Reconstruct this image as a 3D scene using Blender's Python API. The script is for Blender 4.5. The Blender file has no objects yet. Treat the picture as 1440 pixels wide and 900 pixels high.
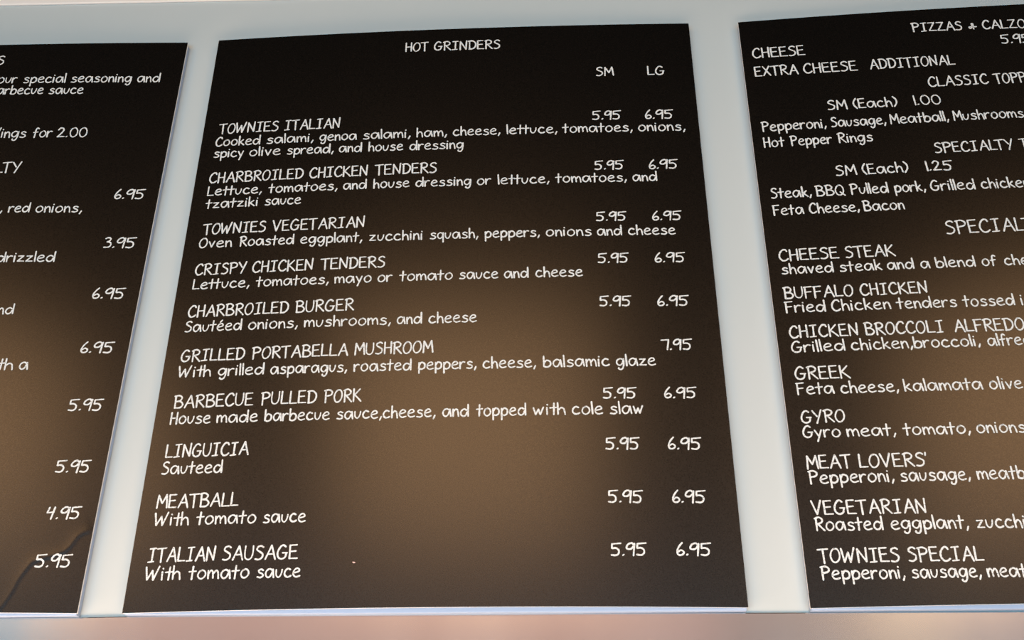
import bpy, math, random
from mathutils import Matrix, Vector

# ------------------------------------------------------------------ camera
S = 1.5                     # metres per unit of the solved frame
D = 1.00325 * S             # camera to the front plane of the boards
F = 1432.0                  # focal length in pixels of the 1440 px wide frame
UP = Vector((0, 2835, -1432)).normalized()
RI = Vector((31100, 724, 1432)).normalized()
NO = RI.cross(UP)
ROT = Matrix((RI, -NO, UP))             # world axes expressed in camera axes
EYE = Vector((0, 0, 1.55))              # eye height; the boards hang above a counter

scene = bpy.context.scene
col = scene.collection
cam = bpy.data.cameras.new('camera')
cam.sensor_width = 36.0
cam.lens = 36.0 * F / 1440.0
cam.clip_start = 0.02
cam_o = bpy.data.objects.new('camera', cam)
cam_o.matrix_world = Matrix.Translation(EYE) @ ROT.to_4x4()
col.objects.link(cam_o)
scene.camera = cam_o

# ------------------------------------------------------------------ world, lights, exposure
w = bpy.data.worlds.new('room_air')
scene.world = w
w.use_nodes = True
w.node_tree.nodes['Background'].inputs[0].default_value = (0.4, 0.75, 1.0, 1)
w.node_tree.nodes['Background'].inputs[1].default_value = 0.015
vs = scene.view_settings
vs.view_transform = 'Standard'
vs.look = 'None'
vs.gamma = 1
vs.use_curve_mapping = False
vs.exposure = 0.0

def area(name, loc, target, sx, sy, power, color):
    l = bpy.data.lights.new(name, 'AREA')
    l.shape = 'RECTANGLE'
    l.size = sx; l.size_y = sy
    l.energy = power; l.color = color
    o = bpy.data.objects.new(name, l)
    o.location = loc
    o.rotation_euler = (Vector(target) - Vector(loc)).to_track_quat('-Z', 'Y').to_euler()
    col.objects.link(o)
    return o

# ceiling lamps of the dining room, one opposite each board
LAMP = (1.0, 0.565, 0.27)
for lx in (-2.6, -0.38, 1.95):
    area('ceiling_lamp', (lx, -1.0, 3.06), (lx * 0.4, D, 2.0), 1.25, 0.95, 19.2, LAMP)
# added fill that brightens the unseen far wall of the dining room, behind the photographer
area('far_wall_fill', (0, -2.3, 3.35), (0, -3.2, 2.3), 9.0, 0.2, 80, (1.0, 1.0, 0.96))
# worktop lights of the kitchen, below and in front of the boards
area('counter_light', (-0.5, D - 0.66, 1.13), (-0.3, D, 2.0), 3.4, 0.3, 40, (1.0, 0.645, 0.435))
# added cool daylight fill, set low so the boards never mirror it
area('cool_fill', (-0.3, -2.6, 0.9), (0, D, 2.2), 5.0, 1.4, 136, (0.31, 0.745, 1.0))

# ------------------------------------------------------------------ helpers
def world_of(px, py, depth=D):
    """point of the upright plane y = depth that the photograph shows at px, py"""
    d = ROT @ Vector((px - 720.0, 450.0 - py, -F))
    return EYE + d * (depth / d.y)

def new_mat(name, color, rough=0.5, spec=0.5, metal=0.0):
    m = bpy.data.materials.new(name)
    m.use_nodes = True
    b = m.node_tree.nodes['Principled BSDF']
    b.inputs['Base Color'].default_value = (*color, 1)
    b.inputs['Roughness'].default_value = rough
    b.inputs['Specular IOR Level'].default_value = spec
    b.inputs['Metallic'].default_value = metal
    return m, m.node_tree, b

def noise(nt, scale, detail=2.0, stretch=(1, 1, 1), rough=0.5):
    tc = nt.nodes.new('ShaderNodeTexCoord')
    mp = nt.nodes.new('ShaderNodeMapping')
    mp.inputs['Scale'].default_value = stretch
    n = nt.nodes.new('ShaderNodeTexNoise')
    n.inputs['Scale'].default_value = scale
    n.inputs['Detail'].default_value = detail
    n.inputs['Roughness'].default_value = rough
    nt.links.new(tc.outputs['Object'], mp.inputs['Vector'])
    nt.links.new(mp.outputs['Vector'], n.inputs['Vector'])
    return n

def ramp(nt, src, stops):
    r = nt.nodes.new('ShaderNodeValToRGB')
    e = r.color_ramp.elements
    e[0].position, e[0].color = stops[0][0], (*stops[0][1], 1)
    e[1].position, e[1].color = stops[-1][0], (*stops[-1][1], 1)
    for p, c in stops[1:-1]:
        k = e.new(p); k.color = (*c, 1)
    nt.links.new(src, r.inputs['Fac'])
    return r

def mesh_obj(name, verts, faces, mat, parent=None, smooth=False):
    me = bpy.data.meshes.new(name)
    me.from_pydata(verts, [], faces)
    me.update()
    if smooth:
        me.polygons.foreach_set('use_smooth', [True] * len(me.polygons))
    me.materials.append(mat)
    o = bpy.data.objects.new(name, me)
    col.objects.link(o)
    if parent:
        o.parent = parent
    return o

def prism(name, front, y0, y1, mat, parent=None, bevel=0.0):
    """front: outline as (x, z) counter-clockwise seen from the room; solid from y0 (front) to y1"""
    n = len(front)
    v = [(x, y0, z) for x, z in front] + [(x, y1, z) for x, z in front]
    f = [tuple(range(n)), tuple(reversed(range(n, 2 * n)))]
    for i in range(n):
        j = (i + 1) % n
        f.append((i, i + n, j + n, j))
    o = mesh_obj(name, v, f, mat, parent)
    if bevel:
        b = o.modifiers.new('bevel', 'BEVEL'); b.width = bevel; b.segments = 2; b.limit_method = 'ANGLE'
    return o

# ------------------------------------------------------------------ materials
# printed face of the boards: satin black ink on a stiff sheet
M_FACE, nt, b = new_mat('satin_black_print', (0.0045, 0.0038, 0.0032), 0.28, 0.62)
n1 = noise(nt, 420, 3, rough=0.7)
r1 = ramp(nt, n1.outputs['Fac'], [(0.3, (0.25,) * 3), (0.7, (0.31,) * 3)])
nt.links.new(r1.outputs['Color'], b.inputs['Roughness'])
r2 = ramp(nt, n1.outputs['Fac'], [(0.3, (0.001, 0.001, 0.001)), (0.7, (0.003, 0.0023, 0.0017))])
nt.links.new(r2.outputs['Color'], b.inputs['Base Color'])

M_EDGE, _, _ = new_mat('white_sheet_core', (0.90, 0.90, 0.89), 0.6, 0.3)
M_BACKING, _, _ = new_mat('pale_blue_white_foam', (0.34, 0.45, 0.63), 0.6, 0.2)
# chalk look of the lettering: ink broken by fine streaks
M_INK, nt, b = new_mat('chalk_white_ink', (0.84, 0.84, 0.80), 0.7, 0.12)
n1 = noise(nt, 330, 3, (1, 1, 2.6), 0.6)
r1 = ramp(nt, n1.outputs['Fac'], [(0.28, (0.14, 0.13, 0.12)), (0.42, (0.59, 0.65, 0.68)), (0.6, (0.73, 0.79, 0.82))])
nt.links.new(r1.outputs['Color'], b.inputs['Base Color'])
M_PANEL, nt, b = new_mat('white_painted_panel', (0.78, 0.79, 0.78), 0.5, 0.3)
n1 = noise(nt, 3, 3)
r1 = ramp(nt, n1.outputs['Fac'], [(0.3, (0.47, 0.55, 0.58)), (0.7, (0.49, 0.56, 0.585))])
nt.links.new(r1.outputs['Color'], b.inputs['Base Color'])
M_TRIM, _, _ = new_mat('warm_white_trim', (0.80, 0.80, 0.79), 0.55, 0.3)
M_BEAM, nt, b = new_mat('brushed_steel', (0.76, 0.75, 0.74), 0.16, 0.5, 1.0)
n1 = noise(nt, 9, 2, (1, 1, 0.05))
r1 = ramp(nt, n1.outputs['Fac'], [(0.3, (0.15,) * 3), (0.7, (0.19,) * 3)])
nt.links.new(r1.outputs['Color'], b.inputs['Roughness'])
M_SPECK, _, _ = new_mat('pink_fleck', (0.75, 0.48, 0.45), 0.6, 0.3)

# ------------------------------------------------------------------ the setting
WALL = D + 0.0175
def wxz(px, py, depth=D):
    p = world_of(px, py, depth)
    return p.x, p.z
top_l, top_r = wxz(0, 9, WALL), wxz(430, 0, WALL)
slope = (top_r[1] - top_l[1]) / (top_r[0] - top_l[0])
def ztop(x):
    return top_l[1] + slope * (x - top_l[0])
X0, X1 = -2.6, 2.2
panel = prism('wall_back', [(X0, 1.55), (X1, 1.55), (X1, ztop(X1)), (X0, ztop(X0))], WALL, WALL + 0.05, M_PANEL)
panel['kind'] = 'structure'
tr = prism('trim_1', [(X0, ztop(X0) + 0.0012), (X1, ztop(X1) + 0.0012), (X1, ztop(X1) + 0.32), (X0, ztop(X0) + 0.32)],
           WALL - 0.004, WALL + 0.05, M_TRIM, bevel=0.0015)
tr['kind'] = 'structure'
# brushed steel beam the boards stand on; its top edge dips slightly at one end
edge = [(-0.02, 869.3), (0.0, 869), (120, 868), (200, 866.3), (480, 863.3), (700, 862.2), (960, 861.8), (1150, 861.2), (1440, 860)]
YB = WALL - 0.005
pts = [wxz(px, py, YB) for px, py in edge[1:]]
beam_pts = pts = [(X0, pts[0][1])] + pts + [(X1, pts[-1][1])]
def beam_top(x):
    for (xa, za), (xb, zb) in zip(beam_pts, beam_pts[1:]):
        if xa <= x <= xb:
            return za + (zb - za) * (x - xa) / (xb - xa)
    return beam_pts[-1][1] if x > beam_pts[-1][0] else beam_pts[0][1]
front = [(X0, pts[0][1] - 0.24), (X1, pts[-1][1] - 0.24)] + list(reversed(pts))
bm = prism('trim_2', front, YB, WALL + 0.05, M_BEAM, bevel=0.0012)
bm['kind'] = 'structure'

# far wall of the dining room, seen only as a soft reflection in the beam and the boards
M_FAR, nt, b = new_mat('terracotta_paint', (0.62, 0.37, 0.32), 0.7, 0.3)
M_PALE, _, _ = new_mat('reflection_grey_blue', (0.44, 0.60, 0.74), 0.7, 0.3)
M_SAND, _, _ = new_mat('reflection_sand', (0.90, 0.66, 0.50), 0.7, 0.3)
M_MAUVE, _, _ = new_mat('reflection_mauve', (0.38, 0.33, 0.38), 0.7, 0.3)
M_BROWN, _, _ = new_mat('reflection_brown', (0.40, 0.28, 0.25), 0.7, 0.3)
for nm, x0, x1, dpt, m in (('wall_far', -3.1, 0.9, 0, M_FAR), ('reflection_panel_1', 0.9, 1.75, .01, M_BROWN), ('reflection_panel_2', 1.75, 2.2, .06, M_SAND),
                           ('reflection_panel_3', 2.2, 7, .01, M_MAUVE), ('reflection_panel_4', -7, -3.1, .01, M_PALE)):  # added panels, coloured to put pale and dark bands in the beam's reflection
    o = prism(nm, [(x0, 0), (x1, 0), (x1, 3.2), (x0, 3.2)], -3.2 + dpt, -3.3, m)
    o.data.flip_normals()
    o['kind'] = 'structure'

# ------------------------------------------------------------------ single-stroke hand lettering
# strokes separated by ';', points 'x,y' with cap height 1; a leading '~' rounds the stroke
G = {
'A': '0,0 .42,1;.42,1 .66,-.02;.14,.36 .58,.38',
'B': '.06,.98 .02,0;~-.02,.97 .3,1.02 .5,.84 .38,.6 .08,.54;~.08,.54 .42,.5 .58,.26 .4,.02 .0,.0',
'C': '~.58,.84 .5,.99 .3,.97 .08,.66 .03,.3 .18,.02 .4,.02 .58,.16',
'D': '.08,.96 .04,.02;~-.02,.95 .34,.98 .58,.72 .56,.34 .34,.06 .0,.0',
'E': '.06,.98 .02,.02;.06,.98 .52,1.0;.05,.52 .44,.55;.02,.02 .54,.02',
'F': '.08,.96 .03,-.04;.0,.95 .56,.99;.06,.5 .46,.53',
'G': '~.58,.88 .42,1.0 .22,.88 .04,.5 .06,.16 .26,-.0 .52,.1 .62,.4;.36,.44 .68,.44',
'H': '.08,1 .02,-.02;.56,1.02 .5,0;.05,.5 .54,.53',
'I': '.1,.96 .56,1.0;.34,.98 .26,.02;.0,-.01 .42,.03',
'J': '~.5,1 .46,.3 .3,.0 .05,.1',
'K': '.08,1 .03,-.02;.55,.98 .08,.46;~.12,.5 .3,.34 .6,-.02',
'L': '.1,1 .03,.02;.03,.02 .52,.03',
'M': '.02,-.02 .12,.98;.12,.98 .38,.34;.38,.34 .68,1.0;.68,1.0 .72,.0',
'N': '.04,-.02 .1,.96;.1,.96 .54,.04;.54,.04 .64,1.04',
'O': '~.34,1 .14,.8 .02,.4 .12,.04 .34,.0 .56,.26 .62,.66 .5,.96 .26,.96',
'P': '.08,.98 .03,-.04;~-.02,.94 .34,1.0 .56,.82 .46,.58 .08,.48',
'Q': '~.36,1 .14,.8 .02,.4 .14,.04 .38,.0 .6,.26 .64,.66 .5,.96 .28,.96;.36,.3 .68,-.06',
'R': '.08,.98 .02,-.02;~-.02,.92 .3,1.02 .52,.84 .42,.6 .1,.5;.16,.5 .56,-.02',
'S': '~.52,.9 .38,1.0 .16,.92 .1,.72 .3,.56 .48,.4 .44,.14 .22,.0 .0,.04',
'T': '.0,.95 .66,1.0;.34,.98 .3,-.04',
'U': '~.06,1 .02,.5 .06,.12 .26,.0 .46,.14 .56,.5 .58,1.0',
'V': '.02,1 .26,0;.26,0 .62,1.02',
'W': '.04,1 .12,.02;.12,.02 .44,.72;.44,.72 .5,.0;.5,.0 .86,1.04',
'X': '.04,.98 .56,0;.56,1 .0,.0',
'Y': '.02,.98 .28,.5;.62,1.02 .2,-.06',
'Z': '.02,.96 .56,.98;.56,.98 .0,.04;.0,.04 .6,.04',
'a': '~.5,.56 .3,.66 .06,.5 .0,.22 .16,.01 .38,.12 .54,.5;.56,.62 .62,.0',
'b': '.08,1.0 .04,.04;~.06,.32 .26,.6 .54,.48 .52,.14 .28,-.01 .04,.05',
'c': '~.48,.56 .28,.64 .08,.46 .03,.2 .18,.02 .36,.02 .52,.1',
'd': '~.48,.52 .28,.62 .06,.46 .0,.18 .18,.0 .4,.1 .52,.36;.62,1.02 .58,.0',
'e': '~.05,.32 .28,.36 .5,.46 .42,.64 .22,.62 .05,.4 .05,.14 .24,.0 .54,.08',
'f': '~.48,.9 .34,1.0 .22,.84 .18,.4 .14,-.04;.0,.5 .42,.56',
'g': '~.5,.56 .3,.65 .06,.5 .0,.24 .18,.05 .4,.18 .53,.52;~.56,.62 .52,.1 .42,-.22 .26,-.34 .1,-.26 .12,-.18',
'h': '.08,1.02 .04,0;~.06,.34 .26,.58 .42,.5 .46,.28 .48,-.02',
'i': '.07,.6 .05,.0;.1,.86 .13,.83',
'j': '~.2,.6 .18,-.1 .0,-.3;.22,.86 .25,.83',
'k': '.08,1.02 .04,0;.42,.6 .08,.28;.14,.34 .48,.0',
'l': '.06,1.04 .05,.0',
'm': '.03,.6 .03,.0;~.04,.34 .2,.6 .34,.5 .37,.04;~.38,.36 .56,.6 .7,.48 .74,.0',
'n': '.04,.6 .03,.0;~.05,.36 .24,.6 .4,.5 .45,.0',
'o': '~.3,.64 .12,.54 .02,.26 .14,.03 .34,.02 .54,.24 .52,.52 .34,.66 .18,.58',
'p': '.08,.6 .05,-.36;~.08,.36 .28,.63 .54,.5 .52,.16 .28,.01 .08,.08',
'q': '~.46,.54 .28,.64 .06,.48 .04,.18 .2,.02 .4,.16 .5,.54;.52,.62 .48,-.36',
'r': '.06,.6 .05,.0;~.07,.34 .2,.54 .34,.62 .46,.58',
's': '~.46,.54 .28,.62 .1,.52 .16,.38 .38,.28 .44,.12 .26,.0 .0,.04',
't': '.28,.96 .2,-.02;.0,.56 .5,.6',
'u': '~.04,.6 .04,.2 .18,.02 .34,.1 .46,.36 .5,.6',
'v': '.02,.6 .2,.02;.2,.02 .44,.62',
'w': '.03,.6 .14,.02;.14,.02 .34,.46;.34,.46 .42,.02;.42,.02 .66,.64',
'x': '.04,.6 .46,0;.46,.6 .0,.0',
'y': '.04,.6 .24,.12;.5,.62 .12,-.36',
'z': '.04,.57 .46,.59;.46,.59 .02,.05;.02,.05 .5,.05',
'é': '~.05,.32 .28,.36 .5,.46 .42,.64 .22,.62 .05,.4 .05,.14 .24,.0 .54,.08;.26,.8 .42,.98',
'0': '~.34,.98 .12,.84 .02,.44 .14,.06 .38,.0 .6,.26 .62,.68 .46,.96 .26,.96',
'1': '.06,1 .05,-.02',
'2': '~.04,.78 .2,.98 .42,.94 .48,.72 .26,.34 .02,.03;.02,.03 .6,.06',
'3': '~.08,.9 .3,1.0 .46,.88 .38,.66 .2,.56;~.2,.56 .44,.5 .5,.26 .34,.04 .0,.02',
'4': '.18,.96 .04,.5;.04,.5 .52,.56;.56,.98 .34,-.04',
'5': '.12,.94 .74,1.0;.12,.94 .08,.58;~.08,.58 .36,.6 .54,.42 .5,.14 .3,.0 .0,.04',
'6': '~.44,1.02 .22,.74 .05,.38 .06,.08 .24,.0 .44,.12 .46,.3 .3,.42 .1,.28',
'7': '.0,.92 .58,.96;.58,.96 .38,-.02',
'9': '~.56,.86 .42,1.0 .18,.9 .03,.64 .12,.5 .36,.53 .56,.78;.62,.96 .46,-.04',
'.': '.0,.01 .08,.07',
',': '.13,.14 .0,-.16',
'(': '~.3,1.06 .08,.7 .06,.34 .26,-.04',
')': '~.06,1.06 .26,.74 .24,.34 .0,-.04',
"'": '.08,1.02 .04,.8',
'&': '~.62,.3 .3,.3 .04,.28 .1,.12 .34,.3 .4,.66 .28,.62 .36,.02',
}
SIDE = {'I': .11, 'T': .06, 't': .06, '.': .27, ',': .16, 'i': .2, 'l': .2, 'f': .1, '1': .18, 'r': .13,
        'J': .1, "'": .14, 'm': .19, 'L': .14, 'F': .1}
random.seed(7)

def strokes_of(ch):
    out = []
    for part in G[ch].split(';'):
        sm = part.startswith('~')
        p = [tuple(float(q) for q in t.split(',')) for t in part.lstrip('~').split()]
        out.append((sm, p))
    return out

def refine(sm, p):
    if not sm or len(p) < 3:
        q = []
        for (ax, ay), (bx, by) in zip(p, p[1:]):
            k = 4 if math.hypot(bx - ax, by - ay) > .3 else 2
            q += [(ax + (bx - ax) * i / k, ay + (by - ay) * i / k) for i in range(k)]
        q.append(p[-1])
        return q
    e = [(2 * p[0][0] - p[1][0], 2 * p[0][1] - p[1][1])] + p + [(2 * p[-1][0] - p[-2][0], 2 * p[-1][1] - p[-2][1])]
    q = []
    for i in range(1, len(e) - 2):
        a, b2, c, d = e[i - 1], e[i], e[i + 1], e[i + 2]
        for k in range(4):
            t = k / 4
            q.append(tuple(0.5 * (2 * b2[j] + (c[j] - a[j]) * t + (2 * a[j] - 5 * b2[j] + 4 * c[j] - d[j]) * t * t
                                  + (3 * b2[j] - a[j] - 3 * c[j] + d[j]) * t ** 3) for j in (0, 1)))
    q.append(p[-1])
    return q

def word_strokes(word):
    """strokes of a word in em units, ink starting at x = 0; returns strokes and ink width"""
    x, out, gap = 0.0, [], 0.19
    prev = None
    for ch in word:
        st = [refine(sm, p) for sm, p in strokes_of(ch)]
        lo = min(q[0] for s in st for q in s); hi = max(q[0] for s in st for q in s)
        g = SIDE.get(ch, gap if ch.islower() or ch.isdigit() else .15)
        if prev is not None:
            g = (g + SIDE.get(prev, gap if prev.islower() or prev.isdigit() else .15)) / 2
            if prev == 't' and ch in 'th': g = -.03
            if prev in '9' and ch == '5': g = .08
            if prev == 'L' and ch == 'T': g = -.04
            if ch == '.': g = {'5': .06, '7': .03}.get(prev, .16)
            if prev == '.': g = .23
            x += g
        jy = random.uniform(-.018, .018)
        for s in st:
            out.append([(q[0] - lo + x, q[1] + jy) for q in s])
        x += hi - lo
        prev = ch
    return out, x

class Board:
    """a stiff sheet hung in front of the panel: corners in the wall plane, bulging a little towards the room"""
    def __init__(self, corners, bulge, arch_top, arch_bottom):
        self.c = corners            # tl, tr, br, bl as (x, z)
        self.bulge = bulge; self.at = arch_top; self.ab = arch_bottom
    def xz(self, u, v):             # v = 0 at the bottom
        tl, tr, br, bl = self.c
        x = (1 - v) * ((1 - u) * bl[0] + u * br[0]) + v * ((1 - u) * tl[0] + u * tr[0])
        z = (1 - v) * ((1 - u) * bl[1] + u * br[1]) + v * ((1 - u) * tl[1] + u * tr[1])
        a = (1 - v) * self.ab + v * self.at
        return x, z + a * 4 * u * (1 - u)
    def u_of(self, x, z):
        tl, tr, br, bl = self.c
        v = (z - bl[1]) / (tl[1] - bl[1])
        x0 = bl[0] + (tl[0] - bl[0]) * v; x1 = br[0] + (tr[0] - br[0]) * v
        return (x - x0) / (x1 - x0)
    def y_at(self, x, z):
        u = min(1, max(0, self.u_of(x, z)))
        return D - self.bulge * 4 * u * (1 - u)
    def hit(self, px, py):
        y = D
        for _ in range(4):
            p = world_of(px, py, y)
            y = self.y_at(p.x, p.z)
        return p

SLANT = -0.06       # the glyphs lean; this straightens them a little
STROKE = 0.0022
def write(board, parent, name, words, yl, yr, cap, label=None, stroke=None, relief=None):
    """words: [(text, x0, x1)], baseline from yl at the first x0 to yr at the last x1, cap height in photo pixels"""
    xa, xb = words[0][1], words[-1][2]
    verts, faces = [], []
    A = board.hit(xa, yl); B = board.hit(xb, yr)
    base = Vector((B.x - A.x, 0, B.z - A.z))
    mid = board.hit((xa + xb) / 2, (yl + yr) / 2)
    capv = (board.hit((xa + xb) / 2, (yl + yr) / 2 - cap).z - mid.z)
    L = base.length
    ex = base / L
    ez = Vector((-ex.z, 0, ex.x))
    ez = (ez * 0.35 + Vector((0, 0, 1)) * 0.65).normalized()
    sw = stroke or (STROKE * (0.80 + 0.2 * capv / 0.021))
    h = capv - sw * 0.9
    for (txt, x0, x1) in words:
        ta = (x0 - xa) / (xb - xa); tb = (x1 - xa) / (xb - xa)
        pa = board.hit(x0, yl + (yr - yl) * ta); pb = board.hit(x1, yl + (yr - yl) * tb)
        sa = (pa.x - A.x) / ex.x + sw / 2; sb = (pb.x - A.x) / ex.x - sw / 2
        st, wd = word_strokes(txt)
        k = (sb - sa) / wd
        for s in st:
            pts = []
            for (gx, gy) in s:
                q = A + ex * (sa + (gx + SLANT * gy) * k) + ez * (gy * h + sw * 0.45)
                pts.append(q)
            # a vertical stroke is a little heavier than a level one
            dx = s[-1][0] - s[0][0]; dy = s[-1][1] - s[0][1]
            heavy = 1.0 + 0.30 * abs(dy) / (abs(dx) + abs(dy) + .01)
            m = len(pts); off = len(verts)
            lift = 0.0004 + random.random() * 0.00012
            tan = []
            for i in range(m):
                a = pts[max(0, i - 1)]; c = pts[min(m - 1, i + 1)]
                t = Vector((c.x - a.x, 0, c.z - a.z))
                tan.append(t.normalized() if t.length > 1e-9 else Vector((1, 0, 0)))
            rail = []
            for i in range(m):
                wv = sw * 0.5 * heavy * random.uniform(.84, 1.13)
                rail.append((pts[i], tan[i], wv))
            # rounded caps
            p0, t0, w0 = rail[0]; p1, t1, w1 = rail[-1]
            rail = [(p0 - t0 * w0 * .8, t0, w0 * .45)] + rail + [(p1 + t1 * w1 * .8, t1, w1 * .45)]
            for (p, t, wv) in rail:
                nrm = Vector((-t.z, 0, t.x))
                for sg in (1, -1):
                    q = p + nrm * (sg * wv)
                    y = board.y_at(q.x, q.z) - lift
                    if relief: y -= relief(q.x, q.z)
                    verts.append((q.x, y, q.z))
            for i in range(len(rail) - 1):
                a = off + 2 * i
                faces.append((a, a + 1, a + 3, a + 2))
    o = mesh_obj(name, verts, faces, M_INK, parent)
    if label: o['label'] = label
    return o

def crease_of(path, amp, sig):
    pts = [wxz(px, py) for px, py in path]
    n = len(pts)
    def f(x, z):
        best = 1e9; sgn = 1; along = 0
        for i in range(n - 1):
            (ax, az), (bx, bz) = pts[i], pts[i + 1]
            ux, uz = bx - ax, bz - az
            L2 = ux * ux + uz * uz
            t = min(1, max(0, ((x - ax) * ux + (z - az) * uz) / L2))
            ddx, ddz = x - ax - ux * t, z - az - uz * t
            d = math.hypot(ddx, ddz)
            if d < best:
                best = d; sgn = 1 if ux * ddz - uz * ddx > 0 else -1; along = (i + t) / (n - 1)
        if best > 6 * sig: return 0.0
        fade = min(1, along * 8 + .12) * (1.0 - .45 * abs(along - .35))
        # fold: a steep step down on one flank, a long soft one on the other
        q = best / sig
        return amp * fade * (math.exp(-q * 0.75) if sgn < 0 else math.exp(-(q * 2.6) ** 2))
    return f

def make_board(corners_px, label, bulge, arch_top, arch_bottom, relief=None, nu=48, nv=48):
    corners = [wxz(px, py) for px, py in corners_px]
    bd = Board(corners, bulge, arch_top, arch_bottom)
    root = bpy.data.objects.new('menu_board', None)
    bx, bz = bd.xz(.5, 0)
    root.location = (bx, WALL, bz)
    col.objects.link(root)
    root['label'] = label
    root['category'] = 'menu board'
    root['group'] = 'black menu boards hung side by side on the white panel'
    def local(v): return (v[0] - bx, v[1] - WALL, v[2] - bz)
    # printed face: a thin layer over the white core
    verts = []; faces = []
    for j in range(nv + 1):
        for i in range(nu + 1):
            x, z = bd.xz(i / nu, j / nv)
            y = bd.y_at(x, z)
            if relief and x > -0.9: y -= relief(x, z)
            verts.append(local((x, y, z)))
    for j in range(nv):
        for i in range(nu):
            a = j * (nu + 1) + i
            faces.append((a, a + 1, a + nu + 2, a + nu + 1))
    mesh_obj('printed_face', verts, faces, M_FACE, root, smooth=True)
    # white core of the sheet, just behind the print
    T = 0.0028
    rim = [(i / nu, 0) for i in range(nu)] + [(1, j / nu) for j in range(nu)] + [(1 - i / nu, 1) for i in range(nu)] + [(0, 1 - j / nu) for j in range(nu)]
    fv = []
    for u, v in rim:
        x, z = bd.xz(u, v)
        ex = 0.0005
        x += ex * (u - .5) * 2; z += ex * (v - .5) * 2
        y = bd.y_at(x, z)
        fv.append((x, y + 0.0002, z))
    n = len(fv)
    v2 = [local(p) for p in fv] + [local((x, y + T, z)) for x, y, z in fv]
    f2 = [(i, i + n, (i + 1) % n + n, (i + 1) % n) for i in range(n)]
    # back skin as columns between bottom and top rows
    cb = [local((*[bd.xz(i / nu, 0)[0]], bd.y_at(*bd.xz(i / nu, 0)) + T, bd.xz(i / nu, 0)[1])) for i in range(nu + 1)]
    ct = [local((bd.xz(i / nu, 1)[0], bd.y_at(*bd.xz(i / nu, 1)) + T, bd.xz(i / nu, 1)[1])) for i in range(nu + 1)]
    k = len(v2)
    v2 += cb + ct
    for i in range(nu):
        f2.append((k + i, k + nu + 1 + i, k + nu + 2 + i, k + i + 1))
    c = mesh_obj('sheet_core', v2, f2, M_EDGE, root)
    c['label'] = 'thin white edge of the printed sheet'
    # pale foam backing between sheet and panel, showing as a narrow band below and at the side
    bl, br = bd.xz(0, 0), bd.xz(1, 0); tl, tr = bd.xz(0, 1), bd.xz(1, 1)
    zl, zr = beam_top(bl[0]), beam_top(br[0])
    e = 0.0015
    o = prism('foam_backing', [(bl[0] + e, zl + 0.0007), (br[0] - e, zr + 0.0007), (tr[0] - e, tr[1] - e), (tl[0] + e, tl[1] - e)],
              D + T, WALL - 0.0015, M_BACKING, None, bevel=0.0008)
    o.parent = root
    for v in o.data.vertices:
        v.co = Vector(local(v.co))
    o['label'] = 'pale bluish foam backing behind the sheet'
    holder = (bd, root, (bx, WALL, bz))
    return holder

def letter(holder, *a, **k):
    bd, root, off = holder
    o = write(bd, root, *a, **k)
    me = o.data
    for v in me.vertices:
        v.co.x -= off[0]; v.co.y -= off[1]; v.co.z -= off[2]
    return o

def W(s):
    """'word@x0-x1 word@x0-x1' to tuples"""
    out = []
    for t in s.split():
        a, b2 = t.rsplit('@', 1)
        x0, x1 = b2.split(':')
        out.append((a, float(x0), float(x1)))
    return out

# ------------------------------------------------------------------ middle board
mid = make_board([(308, 57), (968, 33), (1052, 854), (172, 862)],
                 'black menu board headed HOT GRINDERS, listing ten items with two price columns',
                 0.0085, 0.0, 0.003)
H, N, DS, PR, SZ = 'heading', 'item_name', 'item_description', 'price', 'size_heading'
def lab(t): return 'white chalk-style lettering reading ' + t
letter(mid, H, W('HOT@570:603.5 GRINDERS@610.5:704'), 73, 68.8, 12.8, lab('HOT GRINDERS'))
letter(mid, SZ, W('SM@838.3:863.5'), 107.2, 106.5, 12.8, lab('SM'))
letter(mid, SZ, W('LG@910.7:935.5'), 106, 105.2, 12.8, lab('LG'))
letter(mid, N, W('TOWNIES@307:391.7 ITALIAN@399.4:478.6'), 188.8, 180.2, 14.5, 'white chalk-style name of the italian grinder')
letter(mid, DS, W('Cooked@302.8:366 salami,@374.4:440.6 genoa@448.9:501.4 salami,@510:577.2 ham,@585.6:628.6 cheese,@637:703.6 lettuce,@713:784 tomatoes,@791:890 onions,@898:964.3'), 206.5, 184, 13.5)
letter(mid, DS, W('spicy@300:342.5 olive@350.3:394.4 spread,@403:469 and@476.4:509 house@518:567 dressing@575.8:652.2'), 222.5, 209.3, 13.5)
letter(mid, N, W('CHARBROILED@293.9:426.7 CHICKEN@435:517.5 TENDERS@526.7:614.7'), 258.3, 243.2, 15, lab('CHARBROILED CHICKEN TENDERS'))
letter(mid, DS, W('Lettuce,@291:367.8 tomatoes,@376.7:474.4 and@482.2:515.6 house@524.7:575.8 dressing@584.2:663 or@670.8:691.4 lettuce,@700.5:772.8 tomatoes,@781:881.7 and@890:925'), 276, 254.8, 13.8)
letter(mid, DS, W('tzatziki@288.3:362.8 sauce@372:423.3'), 294, 286.8, 13.8)
letter(mid, N, W('TOWNIES@284.4:373.9 VEGETARIAN@383:513.3'), 330.8, 319.6, 15.8, 'white chalk-style name of the vegetarian grinder')
letter(mid, DS, W('Oven@279.4:325.8 Roasted@336.4:413.3 eggplant,@422:509.2 zucchini@519:594.7 squash,@604.4:672.8 peppers,@681.7:759.4 onions@768:832.5 and@840:875.6 cheese@883.9:950.6'), 349.3, 330, 14.5)
letter(mid, N, W('CRISPY@273.9:347 CHICKEN@354.4:440.6 TENDERS@450.3:542'), 387.6, 376, 16.2, lab('CRISPY CHICKEN TENDERS'))
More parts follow.
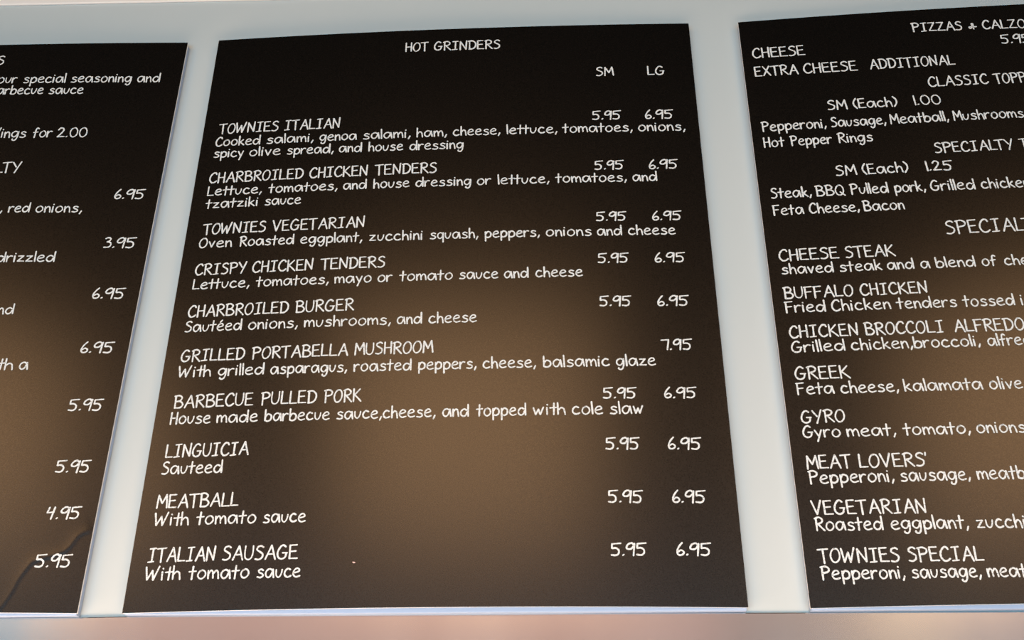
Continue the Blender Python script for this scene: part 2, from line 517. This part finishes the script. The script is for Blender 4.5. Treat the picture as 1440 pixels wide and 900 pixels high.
letter(mid, DS, W('Lettuce,@270.3:350.3 tomatoes,@359.2:462 mayo@470.3:522.5 or@530.8:552.2 tomato@561.4:637 sauce@645.8:701 and@709:744 cheese@753.3:820'), 407.7, 388.8, 15)
letter(mid, N, W('CHARBROILED@263.9:406 BURGER@415.3:497.8'), 447, 436.6, 17, lab('CHARBROILED BURGER'))
letter(mid, DS, W('Sautéed@259.4:340 onions,@348.6:418.6 mushrooms,@427.5:549.7 and@558:594 cheese@602.8:670.8'), 467.8, 453, 16)
letter(mid, N, W('GRILLED@253.9:344.2 PORTABELLA@353.9:489.4 MUSHROOM@498.3:609.4'), 509.6, 496.2, 17.5, lab('GRILLED PORTABELLA MUSHROOM'))
letter(mid, DS, W('With@250.6:296.4 grilled@306:371.4 asparagus,@379.7:488 roasted@497:579 peppers,@588:670.3 cheese,@679:754 balsamic@764:857.8 glaze@866.7:922.8'), 531.2, 514.4, 16.8)
letter(mid, N, W('BARBECUE@244:356 PULLED@366.7:445.6 PORK@455.6:508.3'), 574.8, 564.8, 18.6, lab('BARBECUE PULLED PORK'))
letter(mid, DS, W('House@238.6:295.8 made@304.2:362.2 barbecue@371.4:463.6 sauce,cheese,@472.8:612.5 and@622:660 topped@669.4:740.8 with@750:795.8 cole@804.7:848.6 slaw@857.8:905.6'), 597.4, 582, 17.8)
letter(mid, N, W('LINGUICIA@232:349.5'), 644.4, 640, 19.4, lab('LINGUICIA'))
letter(mid, DS, W('Sauteed@226.7:312.8'), 668, 665, 18.5)
letter(mid, N, W('MEATBALL@219.4:335.6'), 715.6, 712, 20, lab('MEATBALL'))
letter(mid, DS, W('With@216.7:265.3 tomato@275.3:360 sauce@369.4:430'), 740.2, 734.3, 19.2)
letter(mid, N, W('ITALIAN@207:302.8 SAUSAGE@312:418.9'), 791.6, 786.3, 21, lab('ITALIAN SAUSAGE'))
letter(mid, DS, W('With@203.6:253.6 tomato@264.2:350.3 sauce@360.6:422.5'), 816.6, 812.3, 20.2)
for (t, x0, x1, y, c, s) in [
        ('5.95', 832.8, 875, 168.3, 12.8, .5), ('6.95', 907.7, 948.6, 167.2, 13, .5),
        ('5.95', 836, 879, 238.6, 13, .5), ('6.95', 913, 955.3, 237.6, 13.4, .5),
        ('5.95', 838.3, 882.8, 310.6, 13.2, .5), ('6.95', 917.8, 960.8, 309.8, 13.4, .5),
        ('5.95', 840.8, 886, 369.8, 14, .5), ('6.95', 921.4, 965.6, 369, 14.2, .5),
        ('5.95', 843, 889.7, 430.8, 15, .3), ('6.95', 925, 970.8, 430.2, 15, .3),
        ('7.95', 930.6, 975.6, 492.4, 15.8, .3),
        ('5.95', 848, 897.2, 560.5, 16, .2), ('6.95', 934.7, 982, 560.3, 16, .2),
        ('5.95', 851.6, 901.6, 632.3, 17.5, 0), ('6.95', 940, 988.7, 632.3, 17.5, 0),
        ('5.95', 855, 906.4, 707.3, 18.3, 0), ('6.95', 946, 995.3, 707.5, 18.3, 0),
        ('5.95', 859, 911.6, 781.7, 18.8, 0), ('6.95', 952, 1003, 781.9, 18.8, 0)]:
    letter(mid, PR, [(t, x0, x1)], y + s, y - s, c)
# small pink fleck stuck on the lower half
fx = mid[0].hit(497.6, 791)
vv = []
for k in range(9):
    a = 2 * math.pi * k / 9
    vv.append((fx.x + .0023 * math.cos(a) * (1 + .2 * math.sin(3 * a)) - mid[2][0], fx.y - .0006 - mid[2][1], fx.z + .0012 * math.sin(a) - .0004 * math.cos(a) - mid[2][2]))
vv.append((fx.x - mid[2][0], fx.y - .0012 - mid[2][1], fx.z - mid[2][2]))
o = mesh_obj('fleck', vv, [(k, (k + 1) % 9, 9) for k in range(9)], M_SPECK, mid[1])
o['label'] = 'tiny pink fleck stuck to the black face'

# ------------------------------------------------------------------ board cut by the frame on the side of the crease
path = [(131, 744), (126.6, 746), (118, 748.6), (109.8, 754), (99, 768.6), (90.8, 776), (72, 782.5), (57, 786), (45, 792), (34.8, 804.5),
        (26, 817), (19, 831), (8.4, 847), (-6, 866)]
crease = crease_of(path, 0.00065, 0.0070)
lc_t = wxz(264, 60); lc_b = wxz(108, 862); le_t = wxz(0, 62)
tilt = (lc_t[1] - le_t[1]) / (lc_t[0] - le_t[0])
def back_px(x, z, y=D):
    d = Vector((x, y, z)) - EYE
    c = ROT.transposed() @ d
    return 720 + F * c.x / -c.z, 450 - F * c.y / -c.z
WID = 0.915
left = make_board([back_px(lc_t[0] - WID, lc_t[1] + 0.010), (264, 60), (108, 862), back_px(lc_b[0] - WID, lc_b[1] + 0.003)],
                  'black menu board with a diagonal crease across its lower corner and single prices',
                  0.0085, 0.0, 0.002, relief=crease, nu=440, nv=360)
K = dict(relief=crease)
letter(left, H, W('WINGS@-62:5.5'), 93, 91.5, 12.8, **K)
letter(left, DS, W('our@-4:23.6 special@32:91.7 seasoning@99:184.7 and@192.5:225'), 117.6, 116, 13, lab('our special seasoning and'), **K)
letter(left, DS, W('barbecue@-14.5:60.5 sauce@68:116.7'), 133.4, 132.3, 13, lab('barbecue sauce'), **K)
letter(left, DS, W('Wings@-15:36 for@45:72.8 2.00@79.7:122'), 194.4, 193, 14, **K)
letter(left, H, W('SPECIALTY@-88:29'), 246.2, 242.5, 15.3, lab('SPECIALTY'), **K)
letter(left, DS, W('red@11:41.6 onions,@49.3:115'), 299, 299, 13.8, lab('red onions'), **K)
o = letter(left, DS, W('tomatoes,@-98:3'), 300.4, 299, 13.8, **K)
letter(left, DS, W('drizzled@-6:77'), 369, 368.6, 14.8, lab('drizzled'), **K)
letter(left, DS, W('and@-18:19'), 443, 442, 15, **K)
letter(left, DS, W('with@-31:17.8 a@26:39'), 521, 520.2, 16.5, lab('with a'), **K)
for (t, x0, x1, y, c) in [('6.95', 160.4, 204.4, 280, 14), ('3.95', 145, 191.5, 349, 15.2), ('6.95', 129.3, 176.2, 420.4, 15.5),
                          ('6.95', 112.7, 160.7, 496.7, 16.2), ('5.95', 95, 145, 577.8, 17), ('5.95', 77, 127.5, 664.6, 17.8),
                          ('4.95', 64.4, 114, 730, 18), ('5.95', 48, 101, 798, 19)]:
    letter(left, PR, [(t, x0, x1)], y + .1, y - .1, c, **K)

# ------------------------------------------------------------------ pizza board
rt = wxz(1038, 31.5); rb = wxz(1140, 855)
right = make_board([(1038, 31.5), back_px(rt[0] + WID, rt[1] + 0.020), back_px(rb[0] + WID, rb[1] + 0.0005), (1140, 855)],
                   'black menu board headed PIZZAS, listing toppings above a column of specialty pizzas',
                   0.0085, 0.0, 0.002)
letter(right, H, W('PIZZAS@1283.5:1354.6 &@1363:1375.3 CALZONES@1383:1480'), 45.2, 38.5, 12.8, lab('PIZZAS & CALZONES'))
letter(right, PR, W('5.95@1408.5:1452'), 61.8, 60, 13)
letter(right, N, W('CHEESE@1059:1133'), 82.4, 77.6, 14.3, lab('CHEESE'))
letter(right, N, W('EXTRA@1062:1123.4 CHEESE@1131:1207'), 108.2, 99.3, 14.3, lab('EXTRA CHEESE'))
letter(right, N, W('ADDITIONAL@1224:1344'), 98, 91, 14.3, lab('ADDITIONAL'))
letter(right, H, W('CLASSIC@1306.8:1391.6 TOPPINGS@1399.3:1490'), 122.6, 113.5, 14.5, lab('CLASSIC TOPPINGS'))
letter(right, SZ, W('SM@1164.4:1192.3 (Each)@1201:1263.5'), 155.2, 149.8, 14, lab('SM (Each)'))
letter(right, PR, W('1.00@1286.8:1324.7'), 148, 146.8, 14)
letter(right, DS, W('Pepperoni,@1072:1163 Sausage,@1169.5:1247 Meatball,@1252.7:1335.5 Mushrooms@1341.8:1441'), 185.6, 165.3, 14.3)
letter(right, DS, W('Hot@1074.7:1105 Pepper@1112.6:1171.5 Rings@1179.5:1228.5'), 208, 198.6, 14.3)
letter(right, H, W('SPECIALTY@1315.3:1428 TOPPINGS@1436:1532'), 215.6, 205.5, 15, lab('SPECIALTY TOPPINGS'))
letter(right, SZ, W('SM@1176:1205.7 (Each)@1213.9:1279'), 247.8, 242.2, 15, lab('SM (Each)'))
letter(right, PR, W('1.25@1304:1342.4'), 240.8, 239.6, 14.4)
letter(right, DS, W('Steak,@1084.5:1142.3 BBQ@1148.4:1189.3 Pulled@1197:1251 pork,@1259:1303 Grilled@1310:1373 chicken@1381:1450'), 279.6, 263.4, 15.2)
letter(right, DS, W('Feta@1087.7:1131.3 Cheese,@1139:1209.6 Bacon@1215:1273'), 303.4, 294.8, 15)
letter(right, H, W('SPECIALTY@1331.3:1474 PIZZAS@1486:1575'), 329.5, 320, 19.3, lab('SPECIALTY PIZZAS'))
letter(right, N, W('CHEESE@1096.4:1180.9 STEAK@1189.3:1260'), 367.8, 360, 16.8, lab('CHEESE STEAK'))
letter(right, DS, W('shaved@1099.6:1173.5 steak@1181.4:1241.3 and@1248.7:1287 a@1295.7:1308.9 blend@1317.3:1373.3 of@1382:1403.9 cheese@1413.7:1484'), 386.4, 371, 15.5)
letter(right, N, W('BUFFALO@1103.3:1201.8 CHICKEN@1210.8:1306.3'), 420.8, 412.2, 17, lab('BUFFALO CHICKEN'))
letter(right, DS, W('Fried@1105:1162.5 Chicken@1170.5:1253.8 tenders@1261.8:1347 tossed@1355:1428.8 in@1437:1455'), 440.4, 428.8, 16.6)
letter(right, N, W('CHICKEN@1111:1209 BROCCOLI@1217.5:1330 ALFREDO@1343:1443'), 476, 464.3, 18, lab('CHICKEN BROCCOLI ALFREDO'))
letter(right, DS, W('Grilled@1113.8:1190 chicken,broccoli,@1198:1380 alfredo@1390:1466'), 496.3, 484.5, 17)
letter(right, N, W('GREEK@1119:1196.8'), 534.5, 532, 19, lab('GREEK'))
letter(right, DS, W('Feta@1121:1174 cheese,@1183:1265 kalamata@1272.5:1383 olives@1392.5:1452'), 555.4, 546.5, 17.6)
letter(right, N, W('GYRO@1127.5:1190'), 595.7, 593.2, 18.5, lab('GYRO'))
letter(right, DS, W('Gyro@1130:1183.4 meat,@1192:1261 tomato,@1271:1366 onions@1374.5:1444'), 616.4, 608.2, 18)
letter(right, N, W("MEAT@1135:1200 LOVERS'@1209:1306.7"), 660.2, 655.8, 20, lab('MEAT LOVERS'))
letter(right, DS, W('Pepperoni,@1138.6:1258.5 sausage,@1267:1366 meatball@1375.6:1467'), 681, 673, 19.4)
letter(right, N, W('VEGETARIAN@1143:1305'), 724.5, 721.8, 21, lab('VEGETARIAN'))
letter(right, DS, W('Roasted@1147.5:1243.6 eggplant,@1254:1363.5 zucchini@1374.5:1462'), 747.2, 742.2, 20)
letter(right, N, W('TOWNIES@1151.7:1267 SPECIAL@1278:1385'), 792.2, 789, 21.3, 'white chalk-style name of the house special pizza')
letter(right, DS, W('Pepperoni,@1155.8:1274 sausage,@1283:1381.4 meatball@1390:1483'), 815.8, 811.2, 20.3)
